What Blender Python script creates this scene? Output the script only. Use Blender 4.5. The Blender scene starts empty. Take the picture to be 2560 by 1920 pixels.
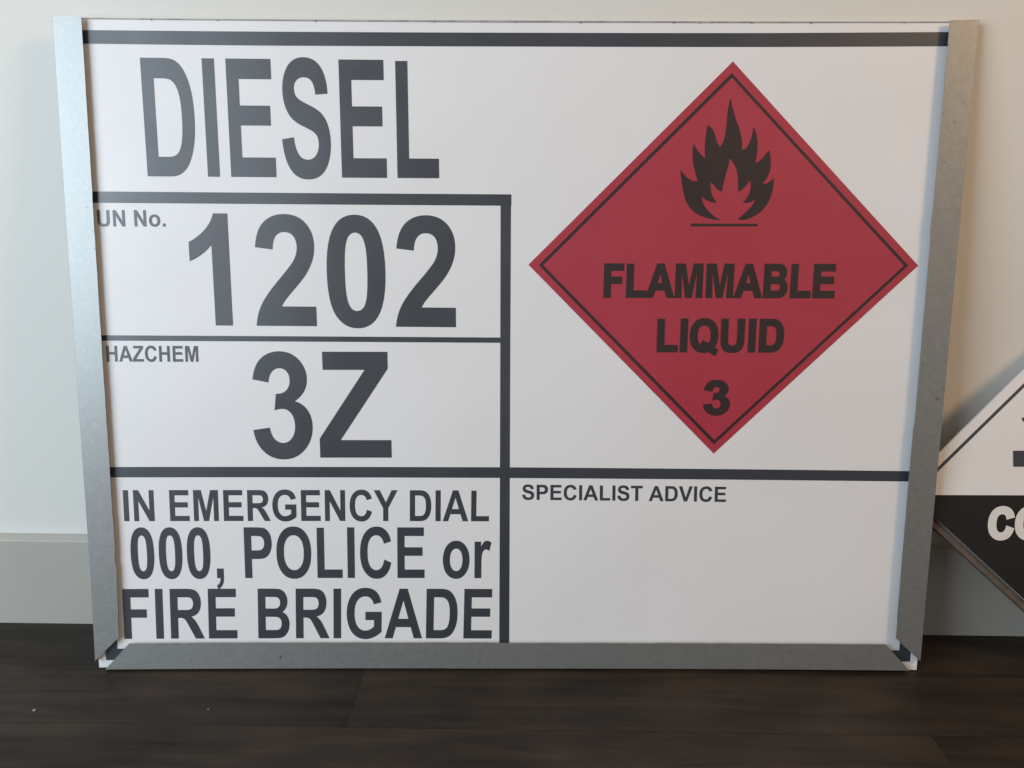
import bpy, bmesh, math, random
from mathutils import Vector, Matrix, noise
from mathutils.geometry import tessellate_polygon
rnd = random.Random(7)
rad = math.radians
sc = bpy.context.scene
COL = sc.collection

# ------------------------------------------------------------------ camera
cam_d = bpy.data.cameras.new('camera')
cam = bpy.data.objects.new('camera', cam_d); COL.objects.link(cam)
cam.location = (0.01865, -1.10528, 0.70116)
cam.rotation_euler = (rad(74.8155), rad(-0.2261), rad(0.9972))
cam_d.sensor_width = 36.0; cam_d.lens = 27.2706
cam_d.clip_start = 0.02; cam_d.clip_end = 60.0
sc.camera = cam

# ------------------------------------------------------------------ world, lamps, exposure
world = bpy.data.worlds.new('World'); sc.world = world; world.use_nodes = True
bg = world.node_tree.nodes['Background']
bg.inputs['Color'].default_value = (1.0, 0.965, 0.93, 1); bg.inputs['Strength'].default_value = 0.265
sc.view_settings.view_transform = 'Standard'; sc.view_settings.look = 'None'
sc.view_settings.exposure = 0.0; sc.view_settings.gamma = 1.0

def area_lamp(name, loc, target, sx, sy, power, color):
    d = bpy.data.lights.new(name, 'AREA'); d.shape = 'RECTANGLE'; d.size = sx; d.size_y = sy
    d.energy = power; d.color = color
    o = bpy.data.objects.new(name, d); COL.objects.link(o)
    o.location = loc
    o.rotation_euler = (Vector(target) - Vector(loc)).to_track_quat('-Z', 'Y').to_euler()
    return o
area_lamp('window_light', (-1.85, -1.70, 1.20), (-0.25, -0.30, 0.70), 1.6, 1.8, 61, (0.75, 0.89, 1.0))
area_lamp('warm_room_lamp', (2.45, -1.40, 2.15), (0.6, 0.0, 0.85), 0.65, 0.65, 39, (1.0, 0.62, 0.31))

# ------------------------------------------------------------------ materials
def mat(name, color, rough=0.5, metal=0.0, spec=0.5, var=0.0, vscale=8.0, bump=0.0, bscale=200.0, rvar=0.0, stretch=(1, 1, 1)):
    m = bpy.data.materials.new(name); m.use_nodes = True
    nt = m.node_tree; N = nt.nodes; L = nt.links
    p = N['Principled BSDF']
    p.inputs['Base Color'].default_value = (*color, 1); p.inputs['Roughness'].default_value = rough
    p.inputs['Metallic'].default_value = metal; p.inputs['Specular IOR Level'].default_value = spec
    tc = N.new('ShaderNodeTexCoord'); mp = N.new('ShaderNodeMapping'); L.new(tc.outputs['Object'], mp.inputs['Vector'])
    mp.inputs['Scale'].default_value = stretch
    if var > 0:
        n = N.new('ShaderNodeTexNoise'); n.inputs['Scale'].default_value = vscale; n.inputs['Detail'].default_value = 5
        L.new(mp.outputs['Vector'], n.inputs['Vector'])
        r = N.new('ShaderNodeMapRange'); r.inputs['From Min'].default_value = 0.3; r.inputs['From Max'].default_value = 0.7
        r.inputs['To Min'].default_value = 1 - var; r.inputs['To Max'].default_value = 1 + var
        L.new(n.outputs['Fac'], r.inputs['Value'])
        h = N.new('ShaderNodeHueSaturation'); h.inputs['Color'].default_value = (*color, 1)
        L.new(r.outputs['Result'], h.inputs['Value']); L.new(h.outputs['Color'], p.inputs['Base Color'])
    if rvar > 0:
        n = N.new('ShaderNodeTexNoise'); n.inputs['Scale'].default_value = 14; n.inputs['Detail'].default_value = 4
        L.new(mp.outputs['Vector'], n.inputs['Vector'])
        r = N.new('ShaderNodeMapRange'); r.inputs['From Min'].default_value = 0.3; r.inputs['From Max'].default_value = 0.7
        r.inputs['To Min'].default_value = rough - rvar; r.inputs['To Max'].default_value = rough + rvar
        L.new(n.outputs['Fac'], r.inputs['Value']); L.new(r.outputs['Result'], p.inputs['Roughness'])
    if bump > 0:
        n = N.new('ShaderNodeTexNoise'); n.inputs['Scale'].default_value = bscale; n.inputs['Detail'].default_value = 3
        L.new(mp.outputs['Vector'], n.inputs['Vector'])
        b = N.new('ShaderNodeBump'); b.inputs['Strength'].default_value = bump; b.inputs['Distance'].default_value = 0.001
        L.new(n.outputs['Fac'], b.inputs['Height']); L.new(b.outputs['Normal'], p.inputs['Normal'])
    return m

M_wall = mat('wall_paint', (0.715, 0.695, 0.65), 0.75, spec=0.25, var=0.012, vscale=3, bump=0.22, bscale=240)
M_skirt = mat('skirting_paint', (0.455, 0.43, 0.38), 0.35, var=0.02, vscale=6, bump=0.05, bscale=80)
M_white = mat('white_sign_film', (0.775, 0.77, 0.78), 0.42, spec=0.5, var=0.012, vscale=4, rvar=0.05, bump=0.03, bscale=30)
M_black = mat('black_vinyl', (0.036, 0.041, 0.052), 0.40, spec=0.9, var=0.05, vscale=9, rvar=0.05)
M_red = mat('red_vinyl', (0.40, 0.027, 0.052), 0.42, spec=0.85, var=0.03, vscale=7, rvar=0.03)
M_redblack = mat('black_ink_on_red', (0.026, 0.014, 0.014), 0.42, spec=0.7, rvar=0.03)
def ripple(m, dist=0.006, scale=3.2):
    nt = m.node_tree; N = nt.nodes; L = nt.links; p = N['Principled BSDF']
    tc = N.new('ShaderNodeTexCoord'); n = N.new('ShaderNodeTexNoise'); n.inputs['Scale'].default_value = scale; n.inputs['Detail'].default_value = 1.5
    L.new(tc.outputs['Object'], n.inputs['Vector'])
    b = N.new('ShaderNodeBump'); b.inputs['Strength'].default_value = 1.0; b.inputs['Distance'].default_value = dist
    L.new(n.outputs['Fac'], b.inputs['Height'])
    if p.inputs['Normal'].links: L.new(p.inputs['Normal'].links[0].from_socket, b.inputs['Normal'])
    L.new(b.outputs['Normal'], p.inputs['Normal'])
for m_ in (M_white, M_black, M_red, M_redblack): ripple(m_, 0.009, 3.0)
M_core = mat('sheet_edge', (0.62, 0.63, 0.64), 0.5, var=0.1, vscale=300)
M_core2 = mat('cut_edge', (0.34, 0.31, 0.28), 0.5, var=0.35, vscale=40)
M_rust = mat('dull_brown_rail', (0.12, 0.095, 0.075), 0.85, spec=0.2, var=0.25, vscale=60, bump=0.3, bscale=150)
M_lint = mat('lint', (0.26, 0.25, 0.24), 0.9)

def galvanised(name, tint):
    m = bpy.data.materials.new(name); m.use_nodes = True
    nt = m.node_tree; N = nt.nodes; L = nt.links; p = N['Principled BSDF']
    p.inputs['Metallic'].default_value = 0.66
    tc = N.new('ShaderNodeTexCoord')
    v = N.new('ShaderNodeTexVoronoi'); v.inputs['Scale'].default_value = 330; v.inputs['Randomness'].default_value = 1
    n = N.new('ShaderNodeTexNoise'); n.inputs['Scale'].default_value = 110; n.inputs['Detail'].default_value = 6; n.inputs['Roughness'].default_value = 0.7
    L.new(tc.outputs['Object'], v.inputs['Vector']); L.new(tc.outputs['Object'], n.inputs['Vector'])
    a = N.new('ShaderNodeMath'); a.operation = 'MULTIPLY_ADD'
    s = N.new('ShaderNodeSeparateColor'); L.new(v.outputs['Color'], s.inputs['Color'])
    L.new(s.outputs['Red'], a.inputs[0]); a.inputs[1].default_value = 0.22; L.new(n.outputs['Fac'], a.inputs[2])
    r = N.new('ShaderNodeMapRange'); r.inputs['From Min'].default_value = 0.3; r.inputs['From Max'].default_value = 0.95
    r.inputs['To Min'].default_value = 0.90; r.inputs['To Max'].default_value = 1.08; L.new(a.outputs[0], r.inputs['Value'])
    h = N.new('ShaderNodeHueSaturation'); h.inputs['Color'].default_value = (*tint, 1); L.new(r.outputs['Result'], h.inputs['Value'])
    # scattered dark pits and specks
    w = N.new('ShaderNodeTexNoise'); w.inputs['Scale'].default_value = 130; w.inputs['Detail'].default_value = 2
    L.new(tc.outputs['Object'], w.inputs['Vector'])
    cr = N.new('ShaderNodeMapRange'); cr.inputs['From Min'].default_value = 0.70; cr.inputs['From Max'].default_value = 0.76
    L.new(w.outputs['Fac'], cr.inputs['Value'])
    mx = N.new('ShaderNodeMix'); mx.data_type = 'RGBA'; L.new(cr.outputs['Result'], mx.inputs['Factor'])
    L.new(h.outputs['Color'], mx.inputs['A']); mx.inputs['B'].default_value = (0.16, 0.17, 0.18, 1)
    w2 = N.new('ShaderNodeTexNoise'); w2.inputs['Scale'].default_value = 340; w2.inputs['Detail'].default_value = 1
    L.new(tc.outputs['Object'], w2.inputs['Vector'])
    c2 = N.new('ShaderNodeMapRange'); c2.inputs['From Min'].default_value = 0.66; c2.inputs['From Max'].default_value = 0.74; c2.inputs['To Max'].default_value = 0.35
    L.new(w2.outputs['Fac'], c2.inputs['Value'])
    m2 = N.new('ShaderNodeMix'); m2.data_type = 'RGBA'; L.new(c2.outputs['Result'], m2.inputs['Factor'])
    L.new(mx.outputs['Result'], m2.inputs['A']); m2.inputs['B'].default_value = (0.48, 0.50, 0.50, 1)
    L.new(m2.outputs['Result'], p.inputs['Base Color'])
    r2 = N.new('ShaderNodeMapRange'); r2.inputs['To Min'].default_value = 0.38; r2.inputs['To Max'].default_value = 0.50
    L.new(n.outputs['Fac'], r2.inputs['Value']); L.new(r2.outputs['Result'], p.inputs['Roughness'])
    b = N.new('ShaderNodeBump'); b.inputs['Strength'].default_value = 0.12; b.inputs['Distance'].default_value = 0.0006
    L.new(n.outputs['Fac'], b.inputs['Height']); L.new(b.outputs['Normal'], p.inputs['Normal'])
    return m
M_galv = galvanised('galvanised_steel', (0.34, 0.35, 0.345))

def plank_mat(i):
    """dark brown timber-look plank: long grain streaks, knots and a slightly different tone per plank"""
    m = bpy.data.materials.new('dark_plank'); m.use_nodes = True
    nt = m.node_tree; N = nt.nodes; L = nt.links; p = N['Principled BSDF']
    tc = N.new('ShaderNodeTexCoord')
    mp = N.new('ShaderNodeMapping'); mp.inputs['Scale'].default_value = (1.6, 16, 1); mp.inputs['Location'].default_value = (i * 3.7, i * 1.9, i)
    L.new(tc.outputs['Object'], mp.inputs['Vector'])
    n = N.new('ShaderNodeTexNoise'); n.inputs['Scale'].default_value = 2.2; n.inputs['Detail'].default_value = 9; n.inputs['Roughness'].default_value = 0.62; n.inputs['Distortion'].default_value = 0.6
    L.new(mp.outputs['Vector'], n.inputs['Vector'])
    mp2 = N.new('ShaderNodeMapping'); mp2.inputs['Scale'].default_value = (3, 7, 1); mp2.inputs['Location'].default_value = (i * 1.3, i * 5.1, 0)
    L.new(tc.outputs['Object'], mp2.inputs['Vector'])
    k = N.new('ShaderNodeTexNoise'); k.inputs['Scale'].default_value = 2.0; k.inputs['Detail'].default_value = 5
    L.new(mp2.outputs['Vector'], k.inputs['Vector'])
    ad = N.new('ShaderNodeMath'); ad.operation = 'MULTIPLY_ADD'; ad.inputs[1].default_value = 0.9
    L.new(k.outputs['Fac'], ad.inputs[0]); L.new(n.outputs['Fac'], ad.inputs[2])
    cr = N.new('ShaderNodeValToRGB'); e = cr.color_ramp.elements
    t = 0.56 + 0.34 * rnd.random()
    e[0].position = 0.55; e[0].color = (0.013 * t, 0.0095 * t, 0.007 * t, 1)
    e[1].position = 1.30; e[1].color = (0.070 * t, 0.047 * t, 0.031 * t, 1)
    x = cr.color_ramp.elements.new(0.92); x.color = (0.034 * t, 0.0255 * t, 0.019 * t, 1)
    sub = N.new('ShaderNodeMapRange'); sub.inputs['From Min'].default_value = 0.0; sub.inputs['From Max'].default_value = 1.6
    L.new(ad.outputs[0], sub.inputs['Value'])
    e[0].position = 0.38; x.position = 0.58; e[-1].position = 0.80
    L.new(sub.outputs['Result'], cr.inputs['Fac']); L.new(cr.outputs['Color'], p.inputs['Base Color'])
    r = N.new('ShaderNodeMapRange'); r.inputs['To Min'].default_value = 0.62; r.inputs['To Max'].default_value = 0.42
    L.new(n.outputs['Fac'], r.inputs['Value']); L.new(r.outputs['Result'], p.inputs['Roughness'])
    p.inputs['Specular IOR Level'].default_value = 0.22
    b = N.new('ShaderNodeBump'); b.inputs['Strength'].default_value = 0.35; b.inputs['Distance'].default_value = 0.0008
    L.new(n.outputs['Fac'], b.inputs['Height']); L.new(b.outputs['Normal'], p.inputs['Normal'])
    return m

# ------------------------------------------------------------------ helpers
def link(name, me, m, parent=None, **props):
    o = bpy.data.objects.new(name, me); COL.objects.link(o)
    if m and not me.materials: me.materials.append(m)
    if parent: o.parent = parent
    for k, v in props.items(): o[k] = v
    return o

def box_mesh(name, x0, x1, y0, y1, z0, z1, bev=0.0, seg=2):
    bm = bmesh.new(); bmesh.ops.create_cube(bm, size=1)
    for v in bm.verts:
        v.co = Vector(((x0 + x1) / 2 + v.co.x * (x1 - x0), (y0 + y1) / 2 + v.co.y * (y1 - y0), (z0 + z1) / 2 + v.co.z * (z1 - z0)))
    if bev: bmesh.ops.bevel(bm, geom=bm.edges[:], offset=bev, segments=seg, affect='EDGES', profile=0.5)
    me = bpy.data.meshes.new(name); bm.to_mesh(me); bm.free(); return me

# ------------------------------------------------------------------ wall, skirting board, floor
bm = bmesh.new()
wv = [bm.verts.new(q) for q in ((-3, 0.004, 0), (3, 0.004, 0), (3, 0.004, 2.5), (-3, 0.004, 2.5), (-3, 0.10, 0), (3, 0.10, 0), (3, 0.10, 2.5), (-3, 0.10, 2.5))]
for f in ((0, 1, 2, 3), (5, 4, 7, 6), (4, 0, 3, 7), (1, 5, 6, 2), (3, 2, 6, 7), (4, 5, 1, 0)): bm.faces.new([wv[i] for i in f])
me = bpy.data.meshes.new('wall'); bm.to_mesh(me); bm.free()
wall = link('wall', me, M_wall, kind='structure')

# skirting: extruded profile with a chamfered, slightly rounded top
prof = [(0.0035, 0.0), (-0.015, 0.0), (-0.015, 0.1445), (-0.0144, 0.1452), (-0.0130, 0.1458), (-0.0035, 0.1484), (-0.001, 0.1488), (0.0035, 0.1489)]
bm = bmesh.new()
A = [bm.verts.new((-3, y, z)) for y, z in prof]; B = [bm.verts.new((3, y, z)) for y, z in prof]
for i in range(len(prof) - 1): bm.faces.new((A[i + 1], A[i], B[i], B[i + 1]))
bm.faces.new(A); bm.faces.new(B[::-1])
bmesh.ops.recalc_face_normals(bm, faces=bm.faces[:])
me = bpy.data.meshes.new('skirting_board'); bm.to_mesh(me); bm.free()
link('skirting_board', me, M_skirt, wall)

me = box_mesh('floor', -3, 3, -3.2, 0.10, -0.03, -0.0105)
M_sub = mat('floor_joint', (0.012, 0.010, 0.008), 0.9)
floor = link('floor', me, M_sub, kind='structure')
PW = 0.1245
pm = [plank_mat(i) for i in range(9)]
plank_base = {}
row_ends = {0: 0.37, 1: -0.211, 2: 0.55, 3: -0.52, 4: 0.1, 5: -0.75, 6: 0.4}
cnt = 0
for row in range(24):
    y1 = 0.003 - row * PW; y0 = y1 - PW + 0.0005
    off = row_ends.get(row, rnd.uniform(-0.8, 0.8)); LEN = 1.22
    for k in (-3, -2, -1, 0, 1, 2):
        xa = off + k * LEN; xb = xa + LEN - 0.0004
        xa = max(xa, -3.0); xb = min(xb, 3.0)
        if xb - xa < 0.03: continue
        w = xb - xa
        key = (round(w, 3), cnt % 9)
        if key not in plank_base:
            me = box_mesh('plank', 0, w, -(y1 - y0), 0, -0.0100, 0, 0.0, 1); me.materials.append(pm[cnt % 9]); plank_base[key] = me
        o = bpy.data.objects.new('plank', plank_base[key]); COL.objects.link(o); o.parent = floor
        o.location = (xa, y1, rnd.uniform(-0.00015, 0.00015)); cnt += 4

def crumb(x, y, r, lab):
    bm = bmesh.new(); bmesh.ops.create_icosphere(bm, subdivisions=2, radius=r)
    for v in bm.verts:
        v.co *= 1 + 0.5 * noise.noise(v.co * 900); v.co.z = max(v.co.z * 0.7, -r * 0.35)
    me = bpy.data.meshes.new('crumb'); bm.to_mesh(me); bm.free()
    o = link('crumb', me, M_lint, None, label=lab, category='crumb', group='pale crumbs lying on the floor'); o.location = (x, y, r * 0.37)
crumb(-0.6375, -0.223, 0.0022, 'larger pale crumb lying on the dark floor near the left edge of the photo')
crumb(-0.405, -0.2155, 0.0011, 'tiny pale speck on the dark floor in front of the framed sign')

# ------------------------------------------------------------------ the framed sign (local x = right, z = up the face, -y = out of the face; metres)
W = 1.2; BOW = 0.00735
def bow(u): return -BOW * (1 - (2 * u / W - 1) ** 2)

def thing(name, loc, rot, **props):
    e = bpy.data.objects.new(name, None); e.empty_display_size = 0.05; COL.objects.link(e)
    e.location = loc; e.rotation_euler = rot
    for k, v in props.items(): e[k] = v
    return e
sign = thing('hazard_sign', (0.0, -0.119029, 0.0015), (rad(-6.836753), 0, rad(1.002155)),
             label='large white framed DIESEL 1202 3Z emergency sign leaning on the wall', category='sign')

def finish(bm, name, m, parent, bowed=True, ox=0.6, smooth=False, **props):
    """bm verts are (u, v, w) in metres -> local coordinates of the sign, bent like the sheet"""
    if bowed:
        us = [v.co.x for v in bm.verts]; a, b = min(us), max(us)
        k = math.ceil(a / 0.04)
        while k * 0.04 < b:
            g = bm.verts[:] + bm.edges[:] + bm.faces[:]
            bmesh.ops.bisect_plane(bm, geom=g, dist=1e-7, plane_co=(k * 0.04, 0, 0), plane_no=(1, 0, 0)); k += 1
    for v in bm.verts:
        u, vv, w = v.co
        if bowed:                                    # piecewise-linear bend, the same strips for every layer
            k = math.floor(u / 0.04 + 1e-6); t = u / 0.04 - k
            w += bow(k * 0.04) * (1 - t) + bow((k + 1) * 0.04) * t
        v.co = Vector((u - ox, -w, vv))
    me = bpy.data.meshes.new(name); bm.to_mesh(me); bm.free()
    if smooth:
        for p in me.polygons: p.use_smooth = True
    return link(name, me, m, parent, **props)

def flat(contours, w):
    """2-D contours in mm (outer first, holes after) -> faces at height w (mm)"""
    bm = bmesh.new()
    tri = tessellate_polygon([[Vector((x, y, 0)) for x, y in c] for c in contours])
    pts = [p for c in contours for p in c]
    vs = [bm.verts.new((x / 1000, y / 1000, w / 1000)) for x, y in pts]
    for t in tri:
        if len(set(t)) == 3:
            try: f = bm.faces.new([vs[i] for i in t])
            except ValueError: continue
            if f.calc_area() < 1e-12: continue
    bm.normal_update()
    for f in bm.faces:
        if f.normal.z < 0: f.normal_flip()
    return bm

def slab(pts, w0, w1):
    """closed solid from a 2-D outline (mm) between heights w0 < w1 (mm)"""
    bm = bmesh.new(); n = len(pts)
    a = [bm.verts.new((x / 1000, y / 1000, w0 / 1000)) for x, y in pts]; b = [bm.verts.new((x / 1000, y / 1000, w1 / 1000)) for x, y in pts]
    bm.faces.new(a[::-1]); bm.faces.new(b)
    for i in range(n): bm.faces.new((a[i], a[(i + 1) % n], b[(i + 1) % n], b[i]))
    bmesh.ops.recalc_face_normals(bm, faces=bm.faces[:])
    return bm

# ------------------------------------------------------------------ letter outlines: a bold grotesque, 2048 units to the em; 'q' marks a curve control point
G = {}
def glyph(ch, adv, *contours): G[ch] = (adv, contours)
q = True
glyph('I', 569, '147 0 147 1466 443 1466 443 0')
glyph('L', 1251, '157 0 157 1454 453 1454 453 247 1189 247 1189 0')
glyph('E', 1366, '149 0 149 1466 1236 1466 1236 1218 445 1218 445 893 1181 893 1181 646 445 646 445 247 1264 247 1264 0')
glyph('D', 1479, '148 1466 689 1466 *872 1466 968 1438 *1097 1400 1189 1303 *1281 1206 1329 1065.5 *1377 925 1377 719 *1377 538 1332 407 *1277 247 1175 148 *1098 73 967 31 *869 0 705 0 148 0',
      '444 1218 444 247 665 247 *789 247 844 261 *916 279 963.5 322 *1011 365 1041 463.5 *1071 562 1071 732 *1071 902 1041 993 *1011 1084 957 1135 *903 1186 820 1204 *758 1218 577 1218')
glyph('S', 1366, '74 477 362 505 *388 360 467.5 292 *547 224 682 224 *825 224 897.5 284.5 *970 345 970 426 *970 478 939.5 514.5 *909 551 833 578 *781 596 596 642 *358 701 262 787 *127 908 127 1082 *127 1194 190.5 1291.5 *254 1389 373.5 1440 *493 1491 662 1491 *938 1491 1077.5 1370 *1217 1249 1224 1047 928 1034 *909 1147 846.5 1196.5 *784 1246 659 1246 *530 1246 457 1193 *410 1159 410 1102 *410 1050 454 1013 *510 966 726 915 *942 864 1045.5 809.5 *1149 755 1207.5 660.5 *1266 566 1266 427 *1266 301 1196 191 *1126 81 998 27.5 *870 -26 679 -26 *401 -26 252 102.5 *103 231 74 477')
glyph('U', 1479, '147 1466 443 1466 443 672 *443 483 454 427 *473 337 544.5 282.5 *616 228 740 228 *866 228 930 279.5 *994 331 1007 406 *1020 481 1020 655 1020 1466 1316 1466 1316 696 *1316 432 1292 323 *1268 214 1203.5 139 *1139 64 1031 19.5 *923 -25 749 -25 *539 -25 430.5 23.5 *322 72 259 149.5 *196 227 176 312 *147 438 147 684')
glyph('N', 1479, '152 0 152 1466 440 1466 1040 487 1040 1466 1315 1466 1315 0 1018 0 427 956 427 0')
glyph('o', 1251, '82 546 *82 686 151 817 *220 948 346.5 1017 *473 1086 629 1086 *870 1086 1024 929.5 *1178 773 1178 534 *1178 293 1022.5 134.5 *867 -24 631 -24 *485 -24 352.5 42 *220 108 151 235.5 *82 363 82 546',
      '370 531 *370 373 445 289 *520 205 630 205 *740 205 814.5 289 *889 373 889 533 *889 689 814.5 773 *740 857 630 857 *520 857 445 773 *370 689 370 531')
glyph('.', 569, '147 0 147 281 428 281 428 0')
glyph(',', 569, '136 0 136 281 417 281 417 80 *417 -42 396 -112.5 *375 -183 316.5 -239 *258 -295 168 -327 113 -211 *198 -183 234 -134 *270 -85 272 0')
glyph('1', 1139, '806 0 525 0 525 1059 *371 915 162 846 162 1101 *272 1137 401 1237.5 *530 1338 578 1472 806 1472')
glyph('2', 1139, '1036 261 1036 0 51 0 *67 148 147 280.5 *227 413 463 632 *653 809 696 872 *754 959 754 1044 *754 1138 703.5 1188.5 *653 1239 564 1239 *476 1239 424 1186 *372 1133 364 1010 84 1038 *109 1270 241 1371 *373 1472 571 1472 *788 1472 912 1355 *1036 1238 1036 1064 *1036 965 1000.5 875.5 *965 786 888 688 *837 623 704 501 *571 379 535.5 339 *500 299 478 261')
glyph('0', 1139, '562 1472 *775 1472 895 1320 *1038 1140 1038 723 *1038 307 894 125 *775 -25 562 -25 *348 -25 217 139.5 *86 304 86 726 *86 1140 230 1322 *349 1472 562 1472',
      '562 1239 *511 1239 471 1206.5 *431 1174 409 1090 *380 981 380 723 *380 465 406 368.5 *432 272 471.5 240 *511 208 562 208 *613 208 653 240.5 *693 273 715 357 *744 465 744 723 *744 981 718 1077.5 *692 1174 652.5 1206.5 *613 1239 562 1239')
glyph('3', 1139, '77 389 349 422 *362 318 419 263 *476 208 557 208 *644 208 703.5 274 *763 340 763 452 *763 558 706 620 *649 682 567 682 *513 682 438 661 469 890 *583 887 643 939.5 *703 992 703 1079 *703 1153 659 1197 *615 1241 542 1241 *470 1241 419 1191 *368 1141 357 1045 98 1089 *125 1222 179.5 1301.5 *234 1381 331.5 1426.5 *429 1472 550 1472 *757 1472 882 1340 *985 1232 985 1096 *985 903 774 788 *900 761 975.5 667 *1051 573 1051 440 *1051 247 910 111 *769 -25 559 -25 *360 -25 229 89.5 *98 204 77 389')
glyph('Z', 1251, '20 0 20 267 788 1219 107 1219 107 1466 1168 1466 1168 1237 367 247 1202 247 1202 0')
glyph('H', 1479, '150 0 150 1466 446 1466 446 889 1026 889 1026 1466 1322 1466 1322 0 1026 0 1026 641 446 641 446 0')
glyph('A', 1479, '1471 0 1149 0 1021 333 435 333 314 0 0 0 571 1466 884 1466', '926 580 724 1124 526 580')
glyph('C', 1479, '1087 539 1374 448 *1308 208 1154.5 91.5 *1001 -25 765 -25 *473 -25 285 174.5 *97 374 97 720 *97 1086 286 1288.5 *475 1491 783 1491 *1052 1491 1220 1332 *1320 1238 1370 1062 1077 992 *1051 1106 968.5 1172 *886 1238 768 1238 *605 1238 503.5 1121 *402 1004 402 742 *402 464 502 346 *602 228 762 228 *880 228 965 303 *1050 378 1087 539')
glyph('M', 1706, '145 0 145 1466 588 1466 854 466 1117 1466 1561 1466 1561 0 1286 0 1286 1154 995 0 710 0 420 1154 420 0')
glyph('G', 1593, '830 539 830 786 1468 786 1468 202 *1375 112 1198.5 43.5 *1022 -25 841 -25 *611 -25 440 71.5 *269 168 183 347.5 *97 527 97 738 *97 967 193 1145 *289 1323 474 1418 *615 1491 825 1491 *1098 1491 1251.5 1376.5 *1405 1262 1449 1060 1155 1005 *1124 1113 1038.5 1175.5 *953 1238 825 1238 *631 1238 516.5 1115 *402 992 402 750 *402 489 518 358.5 *634 228 822 228 *915 228 1008.5 264.5 *1102 301 1169 353 1169 539')
glyph('R', 1479, '150 0 150 1466 773 1466 *1008 1466 1114.5 1426.5 *1221 1387 1285 1286 *1349 1185 1349 1055 *1349 890 1252 782.5 *1155 675 962 647 *1058 591 1120.5 524 *1183 457 1289 286 1468 0 1114 0 900 319 *786 490 744 534.5 *702 579 655 595.5 *608 612 506 612 446 612 446 0',
      '446 846 665 846 *878 846 931 864 *984 882 1014 926 *1044 970 1044 1036 *1044 1110 1004.5 1155.5 *965 1201 893 1213 *857 1218 677 1218 446 1218')
glyph('Y', 1366, '543 0 543 617 6 1466 353 1466 698 886 1036 1466 1377 1466 838 615 838 0')
glyph('P', 1366, '149 0 149 1466 624 1466 *894 1466 976 1444 *1102 1411 1187 1300.5 *1272 1190 1272 1015 *1272 880 1223 788 *1174 696 1098.5 643.5 *1023 591 945 574 *839 553 638 553 445 553 445 0',
      '445 1218 445 802 607 802 *782 802 841 825 *900 848 933.5 897 *967 946 967 1011 *967 1091 920 1143 *873 1195 801 1208 *748 1218 588 1218')
glyph('O', 1593, '89 724 *89 948 156 1100 *206 1212 292.5 1301 *379 1390 482 1433 *619 1491 798 1491 *1122 1491 1316.5 1290 *1511 1089 1511 731 *1511 376 1318 175.5 *1125 -25 802 -25 *475 -25 282 174.5 *89 374 89 724',
      '394 734 *394 485 509 356.5 *624 228 801 228 *978 228 1091.5 355.5 *1205 483 1205 738 *1205 990 1094.5 1114 *984 1238 801 1238 *618 1238 506 1112.5 *394 987 394 734')
glyph('Q', 1593, *G['O'][1])
Q_TAIL = '845 235 *770 290 690 325 755 463 *920 415 1100 310 1274 197 *1391 113 1530 63 1418 -151 *1345 -129 1275 -91 *1240 -70 1059 52'
glyph('r', 797, '416 0 135 0 135 1062 396 1062 396 911 *463 1018 516.5 1052 *570 1086 638 1086 *734 1086 823 1033 736 788 *665 834 604 834 *545 834 504 801.5 *463 769 439.5 684 *416 599 416 328')
glyph('F', 1251, '151 0 151 1466 1156 1466 1156 1218 447 1218 447 871 1059 871 1059 623 447 623 447 0')
glyph('B', 1479, '150 1466 736 1466 *910 1466 995.5 1451.5 *1081 1437 1148.5 1391 *1216 1345 1261 1268.5 *1306 1192 1306 1097 *1306 994 1250.5 908 *1195 822 1100 779 *1234 740 1306 646 *1378 552 1378 425 *1378 325 1331.5 230.5 *1285 136 1204.5 79.5 *1124 23 1006 10 *932 2 649 0 150 0',
      '446 1222 446 883 640 883 *813 883 855 888 *931 897 974.5 940.5 *1018 984 1018 1055 *1018 1123 980.5 1165.5 *943 1208 869 1217 *825 1222 616 1222',
      '446 639 446 247 720 247 *880 247 923 256 *989 268 1030.5 314.5 *1072 361 1072 439 *1072 505 1040 551 *1008 597 947.5 618 *887 639 685 639')
glyph('T', 1251, '479 0 479 1218 44 1218 44 1466 1209 1466 1209 1218 775 1218 775 0')
glyph('V', 1366, '524 0 0 1466 321 1466 692 381 1051 1466 1365 1466 840 0')
glyph(' ', 569)

def outline(s):
    """'x y *cx cy x y ...' -> polyline; *cx cy is the control point of a quadratic curve to the next point"""
    tk = s.split(); pts = []; i = 0; ctl = None
    while i < len(tk):
        c = tk[i].startswith('*'); x = float(tk[i].lstrip('*')); y = float(tk[i + 1]); i += 2
        if c: ctl = (x, y); continue
        if ctl:
            x0, y0 = pts[-1]
            for k in range(1, 7):
                t = k / 6; a = (1 - t) ** 2; b = 2 * t * (1 - t); d = t * t
                pts.append((a * x0 + b * ctl[0] + d * x, a * y0 + b * ctl[1] + d * y))
            ctl = None
        else: pts.append((x, y))
    if math.dist(pts[0], pts[-1]) < 1: pts.pop()
    return pts

def area2(p): return sum(p[i - 1][0] * p[i][1] - p[i][0] * p[i - 1][1] for i in range(len(p)))

def fatten(p, s, hole):
    """offset a closed outline by s; outer outlines grow, holes shrink"""
    sgn = 1 if area2(p) > 0 else -1
    if hole: sgn = -sgn
    out = []; n = len(p)
    for i in range(n):
        a, b, c = Vector(p[i - 1]), Vector(p[i]), Vector(p[(i + 1) % n])
        d1 = (b - a).normalized(); d2 = (c - b).normalized()
        n1 = Vector((d1.y, -d1.x)) * sgn; n2 = Vector((d2.y, -d2.x)) * sgn
        m = n1 + n2
        k = s / max(0.35, m.length_squared / 2) if m.length > 1e-6 else 0
        out.append(tuple(b + m * k))
    return out

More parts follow.
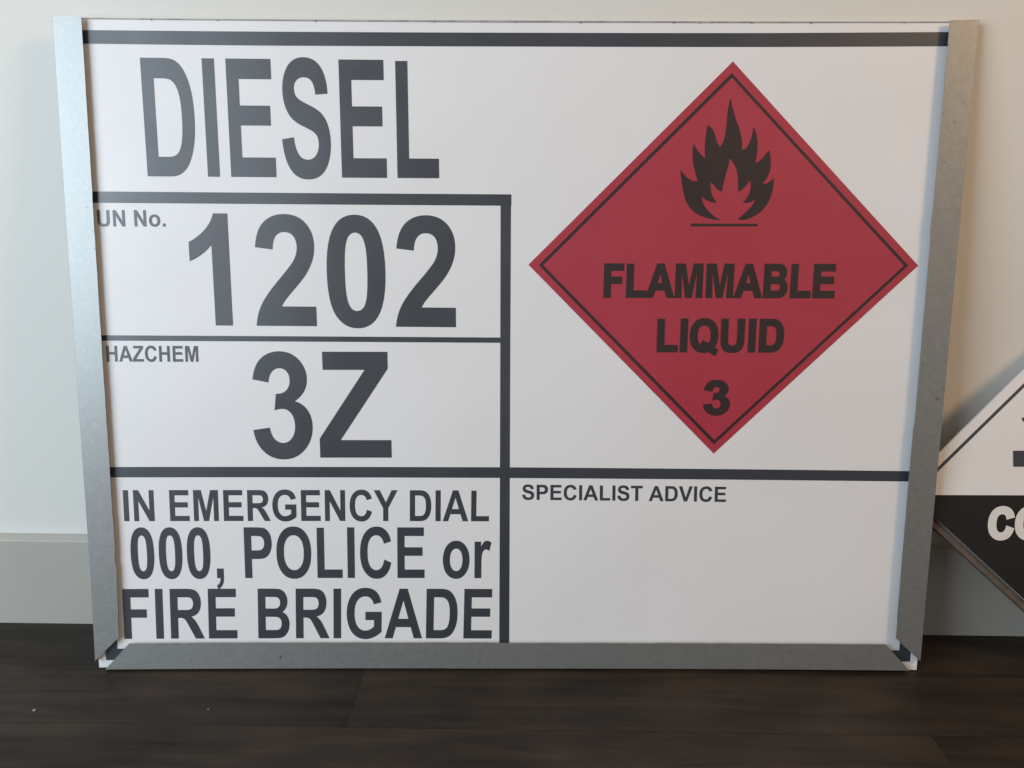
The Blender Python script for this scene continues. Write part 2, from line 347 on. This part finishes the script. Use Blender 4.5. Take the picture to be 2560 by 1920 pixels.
def text(s, org, ex, ey, m, parent, w=0.25, stroke=0.0, ox=0.6, bowed=True):
    pen = 0
    for ch in s:
        adv, cs = G[ch]
        if cs:
            cc = []
            for i, c in enumerate(cs):
                p = [(org[0] + ex[0] * (x + pen) + ey[0] * y, org[1] + ex[1] * (x + pen) + ey[1] * y) for x, y in outline(c)]
                if stroke: p = fatten(p, stroke, i > 0)
                cc.append(p)
            nm = 'digit' if ch.isdigit() else 'full_stop' if ch == '.' else 'comma' if ch == ',' else 'letter'
            bm = flat(cc, w)
            if ch == 'Q':
                p = [(org[0] + ex[0] * (x + pen) + ey[0] * y, org[1] + ex[1] * (x + pen) + ey[1] * y) for x, y in outline(Q_TAIL)]
                tb = flat([fatten(p, stroke, False) if stroke else p], w + 0.08)
                tm = bpy.data.meshes.new('tail'); tb.to_mesh(tm); tb.free(); bm.from_mesh(tm); bpy.data.meshes.remove(tm)
            finish(bm, nm, m, parent, bowed, ox)
        pen += adv

# ---- sheet: white film on a 2 mm aluminium composite sheet
finish(slab([(0.5, 0.0), (1196.6, 0.4), (1199.0, 897.9), (11.2, 897.9)], -2.0, 0.0), 'panel', M_white, sign)
# printed rules (thin black film, each laid on the white)
K = M_black
def rule(pts, w=0.2): finish(flat([pts], w), 'printed_rule', K, sign)
# black border: left, bottom and right runs mostly under the rails, top run in full view
rule([(14.0, 866.9), (20, 883.6), (267, 883.8), (601, 884.4), (935, 884.7), (1165.5, 885.7), (1186.8, 885.9), (1186.8, 868.3), (1166.3, 868.1), (935, 867.4), (601, 867.3), (267, 866.5)])
rule([(11.3, 11.4), (1186.1, 13.2), (1186.1, 30.6), (11.3, 28.95)])
rule([(11.3, 28.95), (29.0, 29.0), (35.0, 866.9), (14.0, 866.9)])
rule([(1169.1, 30.65), (1186.1, 30.6), (1186.8, 868.3), (1171.0, 868.15)])
rule([(32, 664.5), (586.3, 663.3), (600.8, 663.3), (600.8, 678.2), (32, 679.3)])
rule([(31, 479.3), (586.2, 477.8), (586.2, 485.1), (31, 486.7)])
rule([(30, 286.0), (586.0, 285.5), (586.0, 301.0), (30, 301.0)])
rule([(600.0, 285.4), (1169.5, 284.2), (1169.5, 299.2), (600.0, 301.0)])
rule([(585.4, 30.0), (600.0, 30.0), (600.0, 285.4), (600.0, 301.0), (600.0, 480.0), (600.3, 663.3), (586.3, 663.3), (586.2, 485.1), (586.2, 477.8), (586.0, 301.0), (586.0, 285.5)])

LINES = [('DIESEL', (107.236, 699.414), (0.05407, -6.6e-05), (-0.000412, 0.102856)),
 ('UN No.', (42.795, 633.362), (0.013813, 3e-05), (9.9e-05, 0.014801)),
 ('1202', (151.175, 500.712), (0.083963, -0.000351), (-0.000348, 0.10253)),
 ('HAZCHEM', (41.848, 450.335), (0.012596, -1.5e-05), (0.000212, 0.014997)),
 ('3Z', (233.765, 314.252), (0.085154, 0.000136), (-0.000236, 0.10247)),
 ('IN EMERGENCY DIAL', (48.273, 221.808), (0.024738, -1.3e-05), (0.000468, 0.03107)),
 ('000, POLICE or', (54.139, 136.302), (0.035033, -8e-06), (0.000589, 0.051866)),
 ('FIRE BRIGADE', (34.437, 44.109), (0.037023, -4.8e-05), (0.001393, 0.05207)),
 ('SPECIALIST ADVICE', (616.63, 253.616), (0.014357, -7.9e-05), (-0.000129, 0.015187))]
for s, o_, ex, ey in LINES: text(s, o_, ex, ey, K, sign)

# ---- red diamond sticker
top, right, bottom, left = (890.71, 849.23), (1152.55, 585.56), (887.4, 322.57), (624.38, 584.77)
plac = finish(slab([top, left, bottom, right], 0.12, 0.45), 'placard_sticker', M_red, sign)
o1 = [(889.74, 834.7), (1139.14, 585.51), (887.41, 335.9), (638.51, 584.18)]
i1 = [(890.41, 829.0), (1133.4, 585.49), (887.61, 341.9), (644.4, 584.2)]
finish(flat([o1, i1], 0.6), 'outline', M_redblack, plac)
FLAME = [(889.7, 802.6),(891.2, 798.2),(892.5, 791.7),(894.5, 785.9),(897.2, 778.2),(900.2, 771.1),(903.2, 764.0),(905.6, 755.5),(907.2, 749.0),(907.8, 743.2),(907.4, 738.0),(911.1, 737.6),(914.3, 740.3),(917.1, 745.8),(919.4, 753.0),(921.1, 760.1),(921.5, 766.6),(924.0, 762.7),(926.0, 756.9),(927.7, 749.7),(928.4, 741.3),(928.1, 733.4),(927.1, 726.2),(926.1, 720.3),(930.1, 721.7),(933.9, 724.9),(937.8, 728.9),(940.9, 733.8),(944.1, 737.1),(945.4, 731.5),(946.8, 723.7),(947.2, 715.8),(946.8, 710.9),(945.3, 706.2),(942.6, 700.3),(937.2, 693.2),(940.9, 693.0),(944.9, 694.7),(948.8, 698.0),(951.7, 701.3),(952.3, 695.0),(951.5, 685.8),(949.2, 676.5),(946.3, 668.5),(941.2, 661.2),(934.8, 654.5),(926.8, 649.4),(918.8, 646.4),(912.1, 645.4),(906.2, 646.0),(909.2, 649.0),(914.4, 653.7),(919.6, 658.8),(924.7, 664.8),(927.2, 669.1),(928.5, 672.1),(925.1, 670.4),(921.2, 668.4),(916.4, 667.8),(912.0, 668.7),(915.5, 672.4),(918.7, 677.1),(921.1, 683.1),(921.9, 689.0),(920.8, 697.6),(917.9, 694.3),(914.1, 689.0),(910.2, 685.3),(906.9, 683.3),(904.9, 683.0),(904.6, 689.0),(904.5, 694.9),(904.0, 701.5),(902.7, 708.1),(900.0, 715.3),(896.4, 721.2),(891.8, 726.2),(891.3, 721.2),(890.3, 714.7),(888.2, 707.4),(886.5, 700.2),(885.1, 693.5),(884.2, 688.3),(883.8, 683.6),(881.1, 683.3),(877.7, 685.3),(874.1, 688.9),(870.6, 692.8),(868.1, 695.5),(868.1, 689.5),(868.9, 682.9),(871.2, 676.3),(874.2, 671.6),(877.3, 668.6),(873.6, 668.3),(868.8, 668.9),(864.0, 671.3),(859.8, 673.6),(856.3, 675.6),(857.9, 669.6),(860.9, 663.6),(865.2, 658.3),(870.1, 653.6),(875.8, 649.3),(880.7, 646.6),(885.1, 645.3),(878.0, 645.3),(871.1, 646.2),(861.5, 648.9),(851.8, 652.5),(844.8, 657.5),(839.1, 664.2),(834.7, 672.2),(831.3, 682.8),(829.1, 694.7),(827.8, 704.6),(826.4, 711.2),(829.3, 707.9),(833.6, 703.0),(839.2, 698.7),(844.7, 696.4),(850.4, 696.1),(847.7, 704.7),(844.7, 714.5),(842.9, 724.4),(842.2, 731.6),(842.3, 738.5),(843.1, 746.3),(846.4, 739.1),(850.7, 733.9),(854.9, 729.3),(859.4, 726.1),(858.4, 733.3),(858.1, 741.8),(858.4, 750.9),(859.4, 760.6),(860.7, 769.1),(864.8, 766.5),(868.3, 762.6),(871.3, 756.1),(873.6, 749.0),(875.5, 744.4),(878.3, 740.8),(881.8, 745.7),(883.9, 752.9),(885.2, 760.7),(885.8, 771.1),(886.0, 780.1),(887.2, 791.7),(888.5, 799.4)]
def smooth_closed(p):
    """one Chaikin-like pass that keeps sharp tips"""
    out = []; n = len(p)
    for i in range(n):
        a, b, c = Vector(p[i - 1]), Vector(p[i]), Vector(p[(i + 1) % n])
        if (b - a).angle(c - b) > rad(50): out.append(tuple(b))
        else: out += [tuple(b + (a - b) * 0.25), tuple(b + (c - b) * 0.25)]
    return out
finish(flat([smooth_closed(FLAME)], 0.6), 'flame_symbol', M_redblack, plac)
finish(flat([[(843.7, 640.65), (933.75, 640.54), (933.58, 637.18), (843.16, 636.88)]], 0.6), 'flame_underline', M_redblack, plac)
text('FLAMMABLE', (725.015, 541.797), (0.024563, 3.2e-05), (0.000221, 0.029916), M_redblack, plac, 0.6, 1.51)
text('LIQUID', (799.776, 466.928), (0.025735, 6.4e-05), (8.8e-05, 0.030014), M_redblack, plac, 0.6, 1.51)
text('3', (868.71, 378.906), (0.035315, 0.000212), (-0.000446, 0.032133), M_redblack, plac, 0.6, 1.51)

# ---- thin folded strip along the top edge
ts = [(11.2, 897.2)] + [(11.2 + i * 33, 897.2 + rnd.uniform(-0.15, 0.15)) for i in range(1, 36)] + [(1199, 897.3), (1199, 898.4), (601, 899.2), (11.2, 898.4)]
finish(slab(ts, 0.0, 0.9), 'top_edge_strip', M_core2, sign)
bm = bmesh.new()
for u_ in (121, 133, 218, 345, 500, 607, 690, 812, 846, 861, 913, 990, 1110):
    r = rnd.uniform(0.5, 1.2); h = rnd.uniform(0.5, 1.2); y = 896.8 + rnd.uniform(0, 1.0)
    t = flat([[(u_ - r, y - h), (u_ + r, y - h * .6), (u_ + r * .5, y + h), (u_ - r * .7, y + h * .7)]], 1.0)
    me_ = bpy.data.meshes.new('t'); t.to_mesh(me_); t.free(); bm.from_mesh(me_); bpy.data.meshes.remove(me_)
M_nick = mat('nick', (0.10, 0.10, 0.10), 0.8)
finish(bm, 'edge_nicks', M_nick, sign, kind='stuff')

# ---- galvanised channel rails: C profile folded round the sheet, front flange standing 7 mm off the face
def rail(edge, inward, v_end0, v_end1, width, rough_seed, name='rail', standoff=7.0, back=13.0, rough=1.0):
    """edge: list of (u, v) mm along the outer fold; inward: unit vector (u, v) towards the sheet middle;
    v_end0/v_end1: shift along the rail per mm of inward distance at either end (mitre)"""
    rr = random.Random(rough_seed)
    s_in = width; R_ = 0.5
    prof = [(back, -3.4), (back, -2.2), (1.2, -2.2), (1.2, standoff - .4), (1.6, standoff), (s_in, standoff), (s_in + .1, standoff + .5), (s_in, standoff + 1.0), (R_, standoff + 1.0), (R_ * .3, standoff + .7), (0, standoff + 1 - R_), (0, -3.0), (.4, -3.4)]
    bm = bmesh.new(); rings = []
    pts = []
    for i in range(len(edge) - 1):
        a, b = Vector(edge[i]), Vector(edge[i + 1]); n = max(1, int((b - a).length / 12))
        pts += [a.lerp(b, k / n) for k in range(n)]
    pts.append(Vector(edge[-1]))
    d = (pts[-1] - pts[0]).normalized(); inn = Vector(inward); tot = (pts[-1] - pts[0]).length
    step = 0.0
    for i, P in enumerate(pts):
        along = (P - pts[0]).length
        if rr.random() < 0.07: step = rr.choice((-0.6, 0.0, 0.5, 0.8)) * rough
        j = rr.uniform(-0.16, 0.16) + step
        ring = []
        for s, w in prof:
            ss = s + (j if abs(s - s_in) < .2 else 0)
            sh = v_end0 * s * max(0, 1 - along / (tot / 2)) + v_end1 * s * max(0, 1 - (tot - along) / (tot / 2))
            q_ = P + inn * ss + d * sh
            ring.append(bm.verts.new((q_.x / 1000, q_.y / 1000, w / 1000)))
        rings.append(ring)
    n = len(prof)
    for a, b in zip(rings, rings[1:]):
        for k in range(n): bm.faces.new((a[k], a[(k + 1) % n], b[(k + 1) % n], b[k]))
    bm.faces.new(rings[0]); bm.faces.new(rings[-1][::-1])
    bmesh.ops.recalc_face_normals(bm, faces=bm.faces[:])
    return finish(bm, name, M_galv, sign)
rail([(-0.6, 14.0), (2.4, 143), (4.8, 420), (7.35, 678), (9.6, 897.6)], (1, 0.0), 1.0, 0.035, 36.2, 3)
rail([(1197.0, 17.5), (1197.4, 147), (1198.6, 424), (1200.0, 682), (1202.0, 898.6)], (-1, 0.0), 0.93, -0.02, 38.0, 5)
rail([(13.0, 0.6), (604, 0.3), (1182.6, 3.0)], (0, 1), 0.93, -0.93, 40.0, 8, rough=0.35)

# torn zinc and burrs along the inner lip of the bottom rail
bm = bmesh.new()
for u_ in [71, 76, 92, 95, 99, 103, 118, 140, 171, 214, 262, 330, 341, 402, 455, 470, 541, 610, 616, 622, 640, 646, 720, 765, 768, 853, 902, 990, 1050]:
    r = rnd.uniform(0.6, 1.6); y = 40.3 + rnd.uniform(-0.5, 0.1)
    b_ = flat([[(u_ - r, y), (u_ - r * .4, y - rnd.uniform(.4, 1.1)), (u_ + r * .6, y - rnd.uniform(.3, .9)), (u_ + r, y)]], 8.3)
    me_ = bpy.data.meshes.new('t'); b_.to_mesh(me_); b_.free(); bm.from_mesh(me_); bpy.data.meshes.remove(me_)
finish(bm, 'lip_burrs', M_nick, sign, kind='stuff')

# ------------------------------------------------------------------ the second, diamond-shaped sign behind the right rail
dia = thing('diamond_sign', (0, -0.118, 0.0), (rad(-11.5), 0, 0),
            label='black and white diamond sign starting with CO, propped behind the right rail', category='sign')
Lc, Bc, Tc, Rc = (561.7, 273.8), (849.9, 17.0), (828.1, 553.2), (1116.3, 296.4)
def d_obj(bm, name, m, parent=dia, **props): return finish(bm, name, m, parent, False, 0.0, **props)
pan = d_obj(slab([Lc, Bc, Rc, Tc], -3.0, 0.0), 'panel', M_white)
lo, up = Vector((.7467, -.6652)), Vector((.6901, .7238))
nl, nu = Vector((-.6652, -.7467)), Vector((-.7238, .6901))     # outward normals of the lower-left and upper-left edges
def at_(t, s): p = Vector(Lc) + up * t + lo * s; return (p.x, p.y)
sd = 386.0
o2 = [at_(13.5, 13.5), at_(sd - 13.5, 13.5), at_(sd - 13.5, sd - 13.5), at_(13.5, sd - 13.5)]
i2 = [at_(18, 18), at_(sd - 18, 18), at_(sd - 18, sd - 18), at_(18, sd - 18)]
d_obj(flat([o2, i2], 0.2), 'outline', K)
# black lower half
def on_edge(P, Q, y): t = (y - P[1]) / (Q[1] - P[1]); return (P[0] + (Q[0] - P[0]) * t, y)
d_obj(flat([[on_edge(Lc, Bc, 264.6), (Bc[0], Bc[1] + 0.2), on_edge(Bc, Rc, 268.5)]], 0.35), 'black_half', mat('black_film', (0.014, 0.014, 0.013), 0.5, spec=0.35))
M_dlet = mat('white_letter_film', (0.74, 0.74, 0.73), 0.45)
kx = (720.6 - 684.2 - 3.2) / (1374 - 97); ky = (249.3 - 200.2 - 3.2) / (1491 + 25)
text('CO', (684.2 + 1.6 - 97 * kx, 200.2 + 1.6 + 25 * ky), (kx, 0.0003), (0.0008, ky), M_dlet, dia, 0.5, 2.1, 0.0, False)
d_obj(flat([[(714.8, 329.7), (716.5, 306.7), (800, 308.5), (800, 331.5)]], 0.3), 'slab_symbol', K)
d_obj(flat([[(724.4, 376.1), (728.3, 370.4), (731.5, 371.2), (789, 398), (785, 407)]], 0.3), 'test_tube_symbol', K)
# galvanised edge rail along each lower side, a frame behind the sheet
def bar(P, Q, n, w0, w1, out, inn_):
    P, Q = Vector(P), Vector(Q)
    a = [P + n * out, Q + n * out, Q - n * inn_, P - n * inn_]
    b = slab([(v.x, v.y) for v in a], w0, w1)
    bmesh.ops.bevel(b, geom=b.edges[:], offset=0.0008, segments=2, affect='EDGES')
    return b
d_obj(bar(Lc, at_(0, sd), nl, -14, -3.2, 11.5, 10), 'frame_rail', M_rust)
nr = Vector((.7238, -.6901))
d_obj(bar(at_(0, sd), at_(sd, sd), nr, -14, -3.2, 11.5, 10), 'frame_rail', M_rust)
